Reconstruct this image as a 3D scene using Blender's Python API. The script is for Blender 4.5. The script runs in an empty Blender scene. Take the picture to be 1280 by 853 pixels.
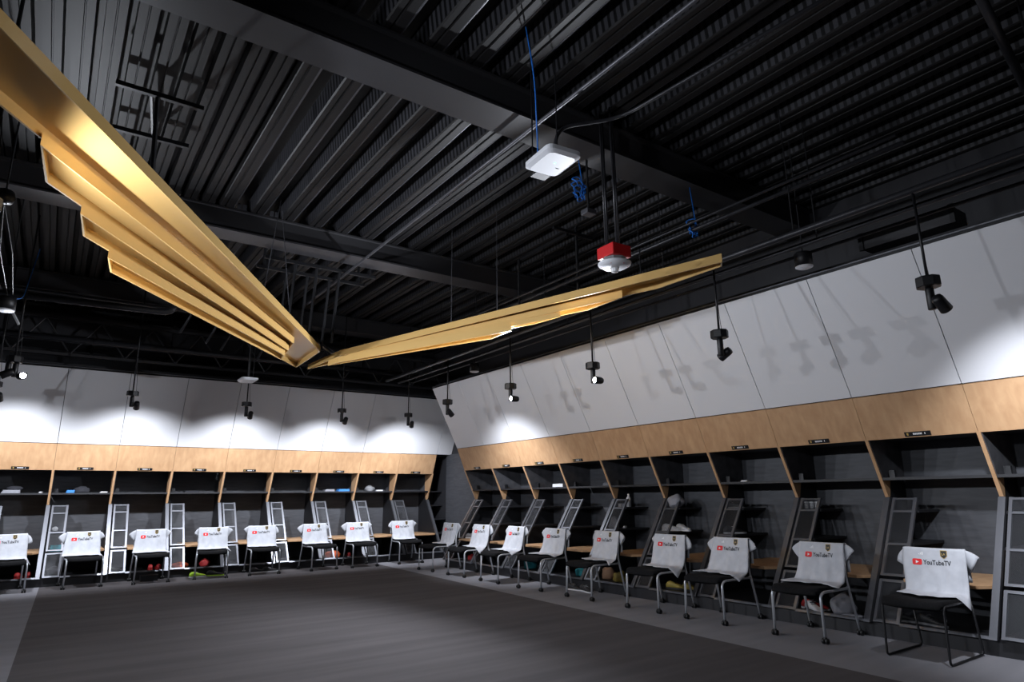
import bpy, bmesh, math, random
from mathutils import Vector, Matrix
random.seed(7)
PI = math.pi
S = bpy.context.scene
COL = S.collection

# ------------------------------------------------------------------ camera
YAW, PITCH, ROLL, FPX = 0.61522, 0.23706, -0.01196, 802.77
_f = Vector((math.sin(YAW)*math.cos(PITCH), math.cos(YAW)*math.cos(PITCH), math.sin(PITCH)))
_r = Vector((math.cos(YAW), -math.sin(YAW), 0)); _u = _r.cross(_f)
_r2 = _r*math.cos(ROLL)+_u*math.sin(ROLL); _u2 = _u*math.cos(ROLL)-_r*math.sin(ROLL)
cam = bpy.data.objects.new('camera', bpy.data.cameras.new('camera')); COL.objects.link(cam)
cam.data.sensor_width = 36; cam.data.lens = FPX/1280*36; cam.data.clip_start = 0.05
M = Matrix((_r2, _u2, -_f)).transposed().to_4x4(); M.translation = (0, 0, 1.33)
cam.matrix_world = M
S.camera = cam

# ------------------------------------------------------------------ world, exposure
w = bpy.data.worlds.new('world'); S.world = w; w.use_nodes = True
w.node_tree.nodes['Background'].inputs[0].default_value = (0.02, 0.023, 0.03, 1)
w.node_tree.nodes['Background'].inputs[1].default_value = 0.5
vs = S.view_settings
vs.view_transform = 'Standard'; vs.look = 'None'; vs.gamma = 1; vs.use_curve_mapping = False
vs.exposure = 0.0
COOL = (0.86, 0.91, 1.0)
# (target, watts, cone degrees, blend) sets for the room's pendant spots
P_WALL = 25.0      # heads aimed down their own wall
P_ROOM = 21.0      # heads aimed across the room

# ------------------------------------------------------------------ fitted room numbers
XR, YB = 6.994, 13.688            # planes of the fascia's lower edge
XB0, PB, YR0, PR = 0.020, 0.916, 11.656, 1.027
H0, H1, H2, H3, H4 = 1.855, 2.288, 3.498, 1.275, 0.132
Y1, Y2, Y3, Y4 = -0.175, -0.78, 0.273, -0.473
BACK = 0.70
DECK = 4.92

def sy(z):                        # local depth of the locker's sloping front at height z
    if z >= H3: return Y3*(H0-z)/(H0-H3)
    return Y3+(Y4-Y3)*(H3-z)/(H3-H4)

def W(wall, s, y, z=0.0):
    return (XB0+s, YB+y, z) if wall == 'B' else (XR+y, YR0-s, z)
ROT = {'B': 0.0, 'R': -PI/2}

# ------------------------------------------------------------------ materials
def mat(name, color, rough=0.6, metal=0.0, emit=None, strength=0.0, spec=None):
    m = bpy.data.materials.new(name); m.use_nodes = True
    b = m.node_tree.nodes['Principled BSDF']
    b.inputs['Base Color'].default_value = (*color, 1)
    b.inputs['Roughness'].default_value = rough; b.inputs['Metallic'].default_value = metal
    if spec is not None: b.inputs['Specular IOR Level'].default_value = spec
    if emit:
        b.inputs['Emission Color'].default_value = (*emit, 1); b.inputs['Emission Strength'].default_value = strength
    return m

def noisy(name, c1, c2, scale=(1, 1, 1), nscale=5.0, detail=4, rough=0.6, metal=0.0, bump=0.0, lo=0.3, hi=0.7, distort=0.0, spec=None):
    m = mat(name, c1, rough, metal, spec=spec); nt = m.node_tree; b = nt.nodes['Principled BSDF']
    tc = nt.nodes.new('ShaderNodeTexCoord'); mp = nt.nodes.new('ShaderNodeMapping'); mp.inputs['Scale'].default_value = scale
    n = nt.nodes.new('ShaderNodeTexNoise'); n.inputs['Scale'].default_value = nscale; n.inputs['Detail'].default_value = detail
    n.inputs['Distortion'].default_value = distort
    r = nt.nodes.new('ShaderNodeValToRGB'); r.color_ramp.elements[0].position = lo; r.color_ramp.elements[1].position = hi
    r.color_ramp.elements[0].color = (*c1, 1); r.color_ramp.elements[1].color = (*c2, 1)
    L = nt.links.new
    L(tc.outputs['Object'], mp.inputs[0]); L(mp.outputs[0], n.inputs['Vector']); L(n.outputs[0], r.inputs[0]); L(r.outputs[0], b.inputs['Base Color'])
    if bump:
        bp = nt.nodes.new('ShaderNodeBump'); bp.inputs['Strength'].default_value = bump; bp.inputs['Distance'].default_value = 0.01
        L(n.outputs[0], bp.inputs['Height']); L(bp.outputs[0], b.inputs['Normal'])
    return m

def oak(name):
    m = noisy(name, (0.45, 0.255, 0.130), (0.61, 0.38, 0.21), (7, 7, 0.32), 1.9, 7, 0.5, lo=0.22, hi=0.78, distort=0.35)
    nt = m.node_tree; b = nt.nodes['Principled BSDF']
    # every panel is cut from another board: shift the grain by a value taken from the object
    oi = nt.nodes.new('ShaderNodeObjectInfo'); mp = [n for n in nt.nodes if n.type == 'MAPPING'][0]
    mu = nt.nodes.new('ShaderNodeMath'); mu.operation = 'MULTIPLY'; mu.inputs[1].default_value = 40
    cb = nt.nodes.new('ShaderNodeCombineXYZ')
    nt.links.new(oi.outputs['Random'], mu.inputs[0]); nt.links.new(mu.outputs[0], cb.inputs[0]); nt.links.new(mu.outputs[0], cb.inputs[2])
    nt.links.new(cb.outputs[0], mp.inputs['Location'])
    return m

def carpet(name, c1, c2):
    m = noisy(name, c1, c2, (0.25, 3.2, 1), 1.3, 8, 0.95, bump=0.0, lo=0.2, hi=0.8, spec=0.1)
    nt = m.node_tree; b = nt.nodes['Principled BSDF']
    tc = [n for n in nt.nodes if n.type == 'TEX_COORD'][0]
    n2 = nt.nodes.new('ShaderNodeTexNoise'); n2.inputs['Scale'].default_value = 170; n2.inputs['Detail'].default_value = 2
    bp = nt.nodes.new('ShaderNodeBump'); bp.inputs['Strength'].default_value = 0.35; bp.inputs['Distance'].default_value = 0.004
    nt.links.new(tc.outputs['Object'], n2.inputs['Vector']); nt.links.new(n2.outputs[0], bp.inputs['Height']); nt.links.new(bp.outputs[0], b.inputs['Normal'])
    return m

def perforated(name, c, hole):
    m = mat(name, c, 0.45, 0.3); nt = m.node_tree; b = nt.nodes['Principled BSDF']; L = nt.links.new
    tc = nt.nodes.new('ShaderNodeTexCoord'); sp = nt.nodes.new('ShaderNodeSeparateXYZ'); L(tc.outputs['Object'], sp.inputs[0])
    def tri(sock, k):
        a = nt.nodes.new('ShaderNodeMath'); a.operation = 'MULTIPLY'; a.inputs[1].default_value = k; L(sock, a.inputs[0])
        f = nt.nodes.new('ShaderNodeMath'); f.operation = 'FRACT'; L(a.outputs[0], f.inputs[0])
        g = nt.nodes.new('ShaderNodeMath'); g.operation = 'LESS_THAN'; g.inputs[1].default_value = 0.45; L(f.outputs[0], g.inputs[0])
        return g.outputs[0]
    y = tri(sp.outputs[1], 1/0.07)
    mx = nt.nodes.new('ShaderNodeMix'); mx.data_type = 'RGBA'; mx.inputs['A'].default_value = (*c, 1); mx.inputs['B'].default_value = (*hole, 1)
    L(y, mx.inputs['Factor']); L(mx.outputs['Result'], b.inputs['Base Color'])
    return m

MAT = dict(
    white=mat('white_laminate', (0.72, 0.715, 0.735), 0.5),
    oak=oak('oak'), oakbench=oak('oak_bench'),
    dark=noisy('charcoal_laminate', (0.046, 0.048, 0.056), (0.078, 0.081, 0.092), (1.5, 1.5, 11), 2.6, 7, 0.6, lo=0.25, hi=0.75, distort=0.6),
    black=mat('black_laminate', (0.014, 0.014, 0.017), 0.55),
    felt=noisy('charcoal_felt', (0.05, 0.05, 0.058), (0.085, 0.085, 0.095), (1, 1, 1), 9, 6, 0.95),
    alu=mat('brushed_aluminium', (0.21, 0.214, 0.236), 0.40, 0.8),
    mesh=mat('mesh_steel', (0.10, 0.102, 0.112), 0.5, 0.3),
    gold=noisy('gold_paint', (0.63, 0.405, 0.145), (0.67, 0.435, 0.16), (1, 1, 1), 1.2, 3, 0.27, 0.06),
    deck=noisy('dark_deck_paint', (0.0065, 0.006, 0.0063), (0.0125, 0.0115, 0.012), (2, 0.3, 1), 2.0, 4, 0.5, 0.0, spec=0.35),
    perf=perforated('perforated_deck', (0.050, 0.050, 0.057), (0.007, 0.007, 0.008)),  # webs coloured paler than the flats, putting the lamplight on them into the paint
    deckedge=mat('highlit_deck_edge', (0.10, 0.10, 0.112), 0.32, 0.5),  # bright glint lines along the rib lips and groove, put into the colour
    beam=noisy('dark_beam_paint', (0.034, 0.033, 0.037), (0.046, 0.045, 0.048), (0.4, 1, 1), 2, 4, 0.4, 0.1),
    pit=mat('black_paint', (0.020, 0.020, 0.024), 0.7),
    pipe=mat('black_pipe', (0.035, 0.035, 0.04), 0.38, 0.3),
    galv=mat('galvanised', (0.13, 0.13, 0.145), 0.4, 0.6),
    rod=mat('black_metal', (0.012, 0.012, 0.014), 0.45, 0.2),
    field=carpet('plum_grey_carpet', (0.070, 0.064, 0.0665), (0.118, 0.108, 0.111)),
    border=carpet('pale_grey_carpet', (0.20, 0.197, 0.213), (0.255, 0.25, 0.27)),
    seat=noisy('black_upholstery', (0.007, 0.007, 0.008), (0.013, 0.013, 0.014), nscale=60, rough=0.95, spec=0.15),
    leg=mat('silver_leg', (0.58, 0.60, 0.64), 0.4, 0.5),
    caster=mat('black_rubber', (0.008, 0.008, 0.009), 0.5),
    shirt=noisy('white_jersey', (0.52, 0.53, 0.57), (0.60, 0.61, 0.65), nscale=14, rough=0.9, spec=0.1),
    red=mat('logo_red', (0.80, 0.015, 0.02), 0.6), ink=mat('black_print', (0.012, 0.013, 0.02), 0.7),
    paper=mat('white_print', (0.85, 0.85, 0.87), 0.6), badge=mat('badge_black', (0.02, 0.018, 0.014), 0.6), badgegold=mat('badge_gold', (0.45, 0.30, 0.08), 0.5),
    plastic=mat('white_plastic', (0.72, 0.73, 0.77), 0.45), alarm=mat('alarm_red', (0.55, 0.012, 0.015), 0.4),
    clear=mat('strobe_lens', (0.8, 0.8, 0.82), 0.12), led=mat('green_led', (0.1, 0.9, 0.5), 0.4, emit=(0.15, 1.0, 0.6), strength=6),
    blue=mat('blue_cable', (0.015, 0.16, 0.60), 0.5), lens=mat('lamp_lens', (1, 1, 1), 0.3, emit=COOL, strength=25),
    shoe_red=mat('shoe_red', (0.45, 0.03, 0.03), 0.6), shoe_orange=mat('shoe_orange', (0.75, 0.12, 0.03), 0.6), shoe_green=mat('shoe_green', (0.45, 0.75, 0.05), 0.6),
    shoe_black=mat('shoe_black', (0.02, 0.02, 0.022), 0.6), shoe_white=mat('shoe_white', (0.62, 0.62, 0.64), 0.6), shoe_grey=mat('shoe_grey', (0.2, 0.2, 0.21), 0.6), shoe_gold=mat('shoe_gold', (0.42, 0.32, 0.07), 0.6),
    teal=mat('teal_fabric', (0.03, 0.30, 0.36), 0.8), tan=mat('tan_fabric', (0.42, 0.25, 0.16), 0.8), grey=mat('grey_fabric', (0.28, 0.28, 0.31), 0.85), bluecloth=mat('blue_fabric', (0.05, 0.22, 0.55), 0.8), darkcloth=mat('dark_fabric', (0.02, 0.02, 0.026), 0.9),
)

# ------------------------------------------------------------------ mesh helpers
class MB:
    def __init__(s): s.bm = bmesh.new(); s.mi = 0
    def face(s, pts):
        try:
            f = s.bm.faces.new([s.bm.verts.new(p) for p in pts]); f.material_index = s.mi; return f
        except ValueError: return None
    def box(s, x0, y0, z0, x1, y1, z1):
        v = [s.bm.verts.new(p) for p in ((x0,y0,z0),(x1,y0,z0),(x1,y1,z0),(x0,y1,z0),(x0,y0,z1),(x1,y0,z1),(x1,y1,z1),(x0,y1,z1))]
        for q in ((3,2,1,0),(4,5,6,7),(0,1,5,4),(1,2,6,5),(2,3,7,6),(3,0,4,7)):
            s.bm.faces.new([v[i] for i in q]).material_index = s.mi
        return s
    def prism(s, a, b):            # two matching loops of 3-D points, joined and capped
        A = [s.bm.verts.new(p) for p in a]; B = [s.bm.verts.new(p) for p in b]; n = len(A)
        fs = [s.bm.faces.new(A[::-1]), s.bm.faces.new(B)]
        for i in range(n): fs.append(s.bm.faces.new((A[i], A[(i+1) % n], B[(i+1) % n], B[i])))
        for f in fs: f.material_index = s.mi
        return s
    def loft(s, rings, caps=True):
        R = [[s.bm.verts.new(p) for p in r] for r in rings]; n = len(R[0])
        for a, b in zip(R, R[1:]):
            for i in range(n): s.bm.faces.new((a[i], a[(i+1) % n], b[(i+1) % n], b[i])).material_index = s.mi
        if caps:
            s.bm.faces.new(R[0][::-1]).material_index = s.mi; s.bm.faces.new(R[-1]).material_index = s.mi
        return s
    def tube(s, pts, r, n=8):
        pts = [Vector(p) for p in pts]; rings = []; ref = None
        for i, p in enumerate(pts):
            t = (pts[min(i+1, len(pts)-1)]-pts[max(i-1, 0)]).normalized()
            if ref is None: ref = t.orthogonal().normalized()
            ref = (ref-t*ref.dot(t)).normalized(); b = t.cross(ref)
            rings.append([p+ref*r*math.cos(2*PI*k/n)+b*r*math.sin(2*PI*k/n) for k in range(n)])
        return s.loft(rings)
    def lathe(s, prof, n=16, M=Matrix()):   # (radius, height) pairs
        return s.loft([[M @ Vector((max(r, 1e-4)*math.cos(2*PI*k/n), max(r, 1e-4)*math.sin(2*PI*k/n), z)) for k in range(n)] for r, z in prof])
    def build(s, name, m, parent=None, smooth=False, bevel=0):
        me = bpy.data.meshes.new(name); bmesh.ops.recalc_face_normals(s.bm, faces=s.bm.faces); s.bm.to_mesh(me); s.bm.free()
        for q in (m if isinstance(m, (list, tuple)) else [m]): me.materials.append(MAT[q] if isinstance(q, str) else q)
        if smooth:
            for p in me.polygons: p.use_smooth = True
        o = bpy.data.objects.new(name, me); COL.objects.link(o)
        if parent: o.parent = parent
        if bevel:
            b = o.modifiers.new('bevel', 'BEVEL'); b.width = bevel; b.segments = 2; b.limit_method = 'ANGLE'
        return o

def tag(o, label, cat, group=None):
    o['label'] = label; o['category'] = cat
    if group: o['group'] = group
    return o
def thing(name, label, cat, loc=(0, 0, 0), rz=0.0, group=None):
    o = bpy.data.objects.new(name, None); COL.objects.link(o); o.empty_display_size = 0.1
    o.location = loc; o.rotation_euler = (0, 0, rz)
    return tag(o, label, cat, group)
def structure(o):
    o['kind'] = 'structure'; return o
def dup(o, parent=None):
    c = o.copy(); COL.objects.link(c)
    if parent: c.parent = parent
    for ch in list(o.children):
        if ch.type != 'LIGHT': dup(ch, c)
    return c
def place(o, loc, rz, label=None, name=None):
    o.location = loc; o.rotation_euler = (0, 0, rz)
    if label: o['label'] = label
    return o
def bend(p, a, b, c, n=5):         # rounded corner at b appended to the path p
    a, b, c = Vector(a), Vector(b), Vector(c)
    for i in range(n+1):
        t = i/n; p.append(a*(1-t)**2+b*2*t*(1-t)+c*t*t)
    return p
ORD = ['first', 'second', 'third', 'fourth', 'fifth', 'sixth', 'seventh', 'eighth', 'ninth', 'tenth']

# ------------------------------------------------------------------ the room shell
X0, X1, YF, YBK = -2.7, XR+0.76, -3.6, YB+0.76
fl = structure(MB().box(X0-.1, YF-.1, -0.12, X1+.1, YBK+.1, -0.004).build('floor', 'pit'))
def lin(p, q, y): return p[0]+(q[0]-p[0])*(y-p[1])/(q[1]-p[1])
rb0, rb1 = lin((5.743, 13.107), (5.194, 2.527), YF), lin((5.743, 13.107), (5.194, 2.527), YBK)
lb0, lb1 = lin((0.056, 12.661), (-0.08, 6.601), YF), lin((0.056, 12.661), (-0.08, 6.601), YBK)
def slab(name, m, a, b, c, d, z):
    return MB().prism([(a, YF, -.004), (b, YF, -.004), (c, YBK, -.004), (d, YBK, -.004)], [(a, YF, z), (b, YF, z), (c, YBK, z), (d, YBK, z)]).build(name, m, fl)
slab('carpet_field', 'field', lb0, rb0, rb1, lb1, 0.0)
slab('carpet_border', 'border', rb0, X1, X1, rb1, 0.0); slab('carpet_border', 'border', X0, lb0, lb1, X0, 0.0)
wb = structure(MB().box(X0, YBK-.02, 0, X1, YBK+.08, DECK+.25).build('wall_back', 'pit'))
wr = structure(MB().box(X1-.02, YF, 0, X1+.08, YBK, DECK+.25).build('wall_right', 'pit'))
wl = structure(MB().box(X0-.08, YF, 0, X0, YBK, DECK+.25).build('wall_left', 'dark'))
wf = structure(MB().box(X0, YF-.08, 0, X1, YF, DECK+.25).build('wall_front', 'dark'))

# corrugated acoustic deck: every rib is a sheet of its own
ce = structure(MB().box(X0-.1, YF-.1, DECK+.21, X1+.1, YBK+.1, DECK+.29).build('ceiling', 'pit'))
def rib_mesh(prof, pw):
    b = MB()
    for i in range(len(prof)-1):
        (x0, z0), (x1, z1) = prof[i], prof[i+1]; b.mi = 1 if i in pw else 2 if prof is wide and i in (2, 6, 7) else 0
        b.face([(x0, YF, z0), (x1, YF, z0 if z0 == z1 else z1), (x1, YBK, z1), (x0, YBK, z0)])
    return b
wide = [(0, .01), (.014, 0), (.06, 0), (.065, .018), (.08, .018), (.085, 0), (.155, 0), (.168, .01), (.178, .012), (.198, .19), (.352, .19), (.375, .012), (.3755, .01)]
o0 = rib_mesh(wide, (8, 10)).build('deck_rib', ['deck', 'perf', 'deckedge'], ce); o0.location = (1.30, 0, DECK)
x = 1.30+.375
while x < X1:
    o = o0.copy(); COL.objects.link(o); o.location.x = x; x += .375
narrow = [(0, 0), (.062, 0), (.066, .02), (.074, .02), (.078, 0), (.135, 0), (.142, .12), (.193, .12), (.20, 0)]
o0 = rib_mesh(narrow, (5, 7)).build('deck_rib', ['deck', 'deck'], ce); o0.location = (1.10, 0, DECK)
x = 0.90
while x > X0-.1:
    o = o0.copy(); COL.objects.link(o); o.location.x = x; x -= .20
# wide-flange beams across the room
def beam(y):
    b = MB(); h, bw, t = .30, .36, .022
    b.box(X0, 0, 0, X1, bw, t); b.box(X0, 0, h-t, X1, bw, h); b.box(X0, bw/2-.13, t, X1, bw/2+.13, h-t)
    o = b.build('ceiling_beam', 'beam', ce); o.location = (0, y, DECK-.305); return o
for y in (0.05, 4.08, 8.15, 12.19): beam(y)
for y in (8.15, 12.19):           # flute closures over the beams, left of the gold wing
    for i in range(9):
        for dx in (0, .062):
            MB().box(0, 0, 0, .048, .008, .07).build('flute_closure', 'galv', ce).location = (-1.29+.4*i+dx, y-.012, DECK+.004)

# ------------------------------------------------------------------ white leaning panels above the lockers
def lean_panel(b, x0, x1, z0, z1, t=.02):
    def f(z): return Y1+(Y2-Y1)*(z-H1)/(H2-H1)
    b.prism([(x0, f(z0), z0), (x1, f(z0), z0), (x1, f(z1), z1), (x0, f(z1), z1)], [(x0, f(z0)+t, z0+.008), (x1, f(z0)+t, z0+.008), (x1, f(z1)+t, z1+.008), (x0, f(z1)+t, z1+.008)])
    return b
for wall, parent, p, seams in (('B', wb, PB, [-2.9, -2, -1, 0, 1, 2, 3, 4, 5, 6, 8, (X1-XB0)/PB]), ('R', wr, PR, [0, 1, 2, 3, 4, 5, 6, 7, 8, 9, 10, 12.2])):
    for a, c in zip(seams, seams[1:]):
        o = lean_panel(MB(), a*p+.004, c*p-.004, H1+.012, H2).build('wall_panel', 'white', parent)
        o.location = W(wall, 0, 0); o.rotation_euler.z = ROT[wall]
    x0, x1 = seams[0]*p, seams[-1]*p
    for nm, m, dy, dz, hh in (('panel_trim', 'rod', 0, .004, .022), ('panel_trim', 'alu', 0.0, .03, .012)):
        o = MB().box(x0, Y2+dy-.004, H2+dz, x1, Y2+dy+.03, H2+dz+hh).build(nm, m, parent)
        o.location = W(wall, 0, 0); o.rotation_euler.z = ROT[wall]
    # blackened framing behind the panels
    o = MB().box(x0, Y2+.10, H2-.05, x1, Y2+.14, H2+.10).build('panel_frame', 'pit', parent); o.location = W(wall, 0, 0); o.rotation_euler.z = ROT[wall]

# ------------------------------------------------------------------ lockers
def mesh_panel(x0, x1, za, zb, parent):
    b = MB(); sl = 0.68; step = .0155; r = .0009
    Z = zb-za; Wd = x1-x0
    for sg in (1, -1):
        k = -int(Z/sl/step)-2
        while True:
            xs = k*step
            if xs > Wd: break
            k += 1
            z0 = max(0, -xs*sl if xs < 0 else 0); xa = xs+z0/sl
            z1 = min(Z, (Wd-xs)*sl); xe = xs+z1/sl
            if z1-z0 < .004: continue
            A = [xa, z0]; C = [xe, z1]
            if sg < 0: A[0] = Wd-A[0]; C[0] = Wd-C[0]
            pa = Vector((x0+A[0], sy(za+A[1]), za+A[1])); pc = Vector((x0+C[0], sy(za+C[1]), za+C[1]))
            b.face([pa+Vector((-r, 0, 0)), pa+Vector((r, 0, 0)), pc+Vector((r, 0, 0)), pc+Vector((-r, 0, 0))])
            b.face([pa+Vector((0, -r, -r)), pa+Vector((0, r, r)), pc+Vector((0, r, r)), pc+Vector((0, -r, -r))])
    o = b.build('mesh_infill', 'mesh', parent); o['kind'] = 'stuff'; return o
def slope_bar(b, x0, x1, za, zb, d0, d1):   # a bar lying along the sloping lower front
    b.prism([(x0, sy(za)+d0, za), (x1, sy(za)+d0, za), (x1, sy(zb)+d0, zb), (x0, sy(zb)+d0, zb)], [(x0, sy(za)+d1, za), (x1, sy(za)+d1, za), (x1, sy(zb)+d1, zb), (x0, sy(zb)+d1, zb)])
    return b
def rung(b, x0, x1, z, h=.022, d0=-.012, d1=.014): return slope_bar(b, x0, x1, z-h/2, z+h/2, d0, d1)

def fin(parent, x=0.0):
    t = .017
    pr = [(0, H0), (0-.0, H0+.0), (Y3, H3), (Y3+.04, H3), (.36, 1.45), (.36, H0)]
    pr = [(-.004, H0+.008), (Y3-.004, H3), (Y3+.035, H3), (.36, 1.45), (.36, H0+.008)]
    MB().prism([(x-t, y, z) for y, z in pr], [(x+t, y, z) for y, z in pr]).build('divider_fin', 'oak', parent)
    q = [(.0, 1.475), (.0, H0)]
    q = [(sy(1.476)+.012, 1.476), (.012, H0), (BACK-.02, H0), (BACK-.02, 1.476)]
    MB().prism([(x+t, y, z) for y, z in q], [(x+t+.008, y, z) for y, z in q]).build('felt_lining', 'felt', parent)
    q = [(Y3+.04, H3-.004), (sy(.14)+.045, .135), (BACK-.02, .135), (BACK-.02, 1.44), (.365, 1.44)]
    MB().prism([(x-.012, y, z) for y, z in q], [(x+.012, y, z) for y, z in q]).build('side_panel', 'black', parent)
    slope_bar(MB(), x-.022, x+.036, H4, H3-.004, -.02, .03).build('post', 'alu', parent)
def column(parent):
    d = slope_bar(MB(), .062, .090, .535, H3-.006, -.014, .016); slope_bar(d, .268, .300, .535, H3-.006, -.014, .016)
    for z in (H3-.02, 1.132, .822, .546): rung(d, .09, .268, z, .020)
    door = d.build('mesh_door', 'alu', parent); mesh_panel(.088, .27, .545, H3-.012, door)
    d = slope_bar(MB(), .062, .090, H4+.012, .505, -.014, .016); slope_bar(d, .268, .300, H4+.012, .505, -.014, .016)
    for z in (.494, H4+.024): rung(d, .09, .268, z, .022)
    door = d.build('mesh_door', 'alu', parent); mesh_panel(.088, .27, H4+.03, .488, door)
    for z in (1.132, .822): MB().box(.02, sy(z)+.03, z-.012, .315, BACK-.02, z+.012).build('column_shelf', 'black', parent)

def make_locker(p, label, group):
    t = thing('locker', label, 'locker', group=group)
    fin(t); column(t)
    b = MB(); a, c = (0.0, H0), (Y1, H1)
    b.prism([(.002, a[0], a[1]), (p-.002, a[0], a[1]), (p-.002, c[0], c[1]), (.002, c[0], c[1])], [(.002, a[0]+.022, a[1]), (p-.002, a[0]+.022, a[1]), (p-.002, c[0]+.022, c[1]+.009), (.002, c[0]+.022, c[1]+.009)])
    b.build('fascia', 'oak', t)
    MB().box(0.0, BACK-.02, H4, p, BACK, H1).build('back_panel', 'dark', t)
    MB().box(.018, .024, H0+.002, p-.018, BACK-.02, H0+.022).build('soffit', 'black', t)
    MB().box(.018, sy(1.46)+.004, 1.446, p-.018, BACK-.02, 1.474).build('top_shelf', 'black', t)
    pts = [(.31, BACK-.02), (.31, -.30), (p-.11, -.34), (p-.024, sy(.53)+.0), (p-.024, BACK-.02)]
    MB().prism([(x, y, .500) for x, y in pts], [(x, y, .530) for x, y in pts]).build('bench', 'oakbench', t, bevel=.003)
    MB().box(0, -.43, 0, p, BACK, H4-.004).build('plinth', 'black', t)
    rung(MB(), .30, p-.024, H4+.012, .022).build('bottom_rail', 'alu', t)
    # name plate on the fascia's lower edge
    k = .02/(H1-H0)
    def fy(z): return Y1*(z-H0)/(H1-H0)
    x0, x1, za, zb = p*.5-.12, p*.5+.12, H0+.008, H0+.052
    pl = MB().prism([(x0, fy(za)-.006, za), (x1, fy(za)-.006, za), (x1, fy(zb)-.006, zb), (x0, fy(zb)-.006, zb)], [(x0, fy(za), za), (x1, fy(za), za), (x1, fy(zb), zb), (x0, fy(zb), zb)]).build('name_plate', 'rod', t)
    L = MB()
    for i in range(11):
        if i in (8, 9): continue
        xa = x0+.080+i*.0105; L.face([(xa, fy(za+.014)-.0075, za+.014), (xa+.0072, fy(za+.014)-.0075, za+.014), (xa+.0072, fy(za+.031)-.0075, za+.031), (xa, fy(za+.031)-.0075, za+.031)])
    L.build('name_lettering', 'paper', pl)['kind'] = 'stuff'
    L = MB(); xa = x0+.022; L.face([(xa, fy(za+.010)-.0075, za+.010), (xa+.014, fy(za+.010)-.0075, za+.010), (xa+.017, fy(za+.034)-.0075, za+.034), (xa-.003, fy(za+.034)-.0075, za+.034)])
    L.build('plate_crest', 'badgegold', pl)
    # small socket box at the back of the top shelf
    MB().box(.06, .26, 1.475, .115, .30, 1.55).build('socket_box', 'rod', t)
    return t
lockB = make_locker(PB, '', 'lockers along the far wall'); lockR = make_locker(PR, '', 'lockers along the right wall')
for i in range(-1, 8):
    o = lockB if i == -1 else dup(lockB)
    place(o, W('B', i*PB, 0), 0, f'oak fronted locker with mesh door, {ORD[i+1]} from the left along the far wall')
for i in range(0, 11):
    o = lockR if i == 0 else dup(lockR)
    if i < 10: lab = f'oak fronted locker with mesh door, {ORD[i]} from the corner along the right wall'
    else: lab = 'oak fronted open locker on the right wall nearest the camera, past the frame edge'
    place(o, W('R', i*PR, 0), ROT['R'], lab)
t = thing('corner_shelving', 'dark shelving with slanted oak end fin filling the corner beside the last far wall locker', 'shelving', W('B', 8*PB, 0), 0)
fin(t); 
xe = X1-.03-(XB0+8*PB)
for z in (1.455, 1.132, .822, .515): MB().box(.02, sy(z)+.05, z-.012, xe, BACK-.02, z+.012).build('shelf', 'black', t)
MB().box(0, BACK-.02, H4, xe, BACK, H1).build('back_panel', 'dark', t)
MB().box(.018, .0, H1-.02, xe, BACK-.02, H1).build('soffit', 'black', t)
MB().box(0, -.43, 0, xe, BACK, H4).build('plinth', 'black', t)
MB().box(X1-.06, YR0+.02, 0, X1-.03, YB-.02, H1+.02).build('corner_panel', 'dark', wr)
MB().box(X1-.07, YR0+.02, 0, X1-.06, YB-.02, H4).build('skirting', 'black', wr)

# ------------------------------------------------------------------ chairs
def leg_paths(sx):
    f = [(sx*.252, -.305, .052), (sx*.247, -.298, .36)]
    bend(f, (sx*.247, -.298, .36), (sx*.244, -.298, .425), (sx*.244, -.22, .432)); f.append((sx*.24, .20, .432))
    r = [(sx*.252, .305, .052), (sx*.238, .215, .44)]
    bend(r, (sx*.238, .215, .44), (sx*.236, .20, .50), (sx*.225, .215, .56)); r.append((sx*.215, .262, .80))
    return f, r
def caster(parent, x, y):
    b = MB(); Mx = Matrix.Translation((x, y, .026)) @ Matrix.Rotation(PI/2, 4, 'Y')
    for d in (-.016, .016):
        b.lathe([(.012, d-.011), (.024, d-.011), (.026, d-.006), (.026, d+.006), (.024, d+.011), (.012, d+.011)], 14, Mx)
    b.lathe([(.013, .03), (.017, .036), (.017, .056), (.012, .06)], 10, Matrix.Translation((x, y, 0)))
    b.build('caster', 'caster', parent, True)
def seat_mesh():
    b = MB(); n = 9; rings = []
    prof = [(-.335, .425, .02), (-.32, .452, .035), (-.27, .468, .05), (-.10, .464, .052), (.08, .466, .05), (.20, .478, .04), (.225, .482, .02)]
    for y, z, th in prof:
        wd = .235 if y > -.3 else .222
        top = [(-wd+2*wd*i/n, y, z-.010*math.sin(PI*i/n)) for i in range(n+1)]
        bot = [(-wd+2*wd*i/n, y, z-th-.012*math.sin(PI*i/n)) for i in range(n, -1, -1)]
        rings.append(top+bot)
    return b.loft(rings)
def back_mesh():
    b = MB(); rings = []
    for z in (.50, .53, .65, .77, .80, .812):
        y = .205+(z-.5)*.17; wd = .225 if .52 < z < .79 else .205
        a = [(-wd+2*wd*i/8, y-.012-.025*math.cos(PI*(i-4)/8)+.025, z) for i in range(9)]
        c = [(-wd+2*wd*i/8, y+.016+.025-.025*math.cos(PI*(i-4)/8), z) for i in range(8, -1, -1)]
        rings.append(a+c)
    return b.loft(rings)
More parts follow.
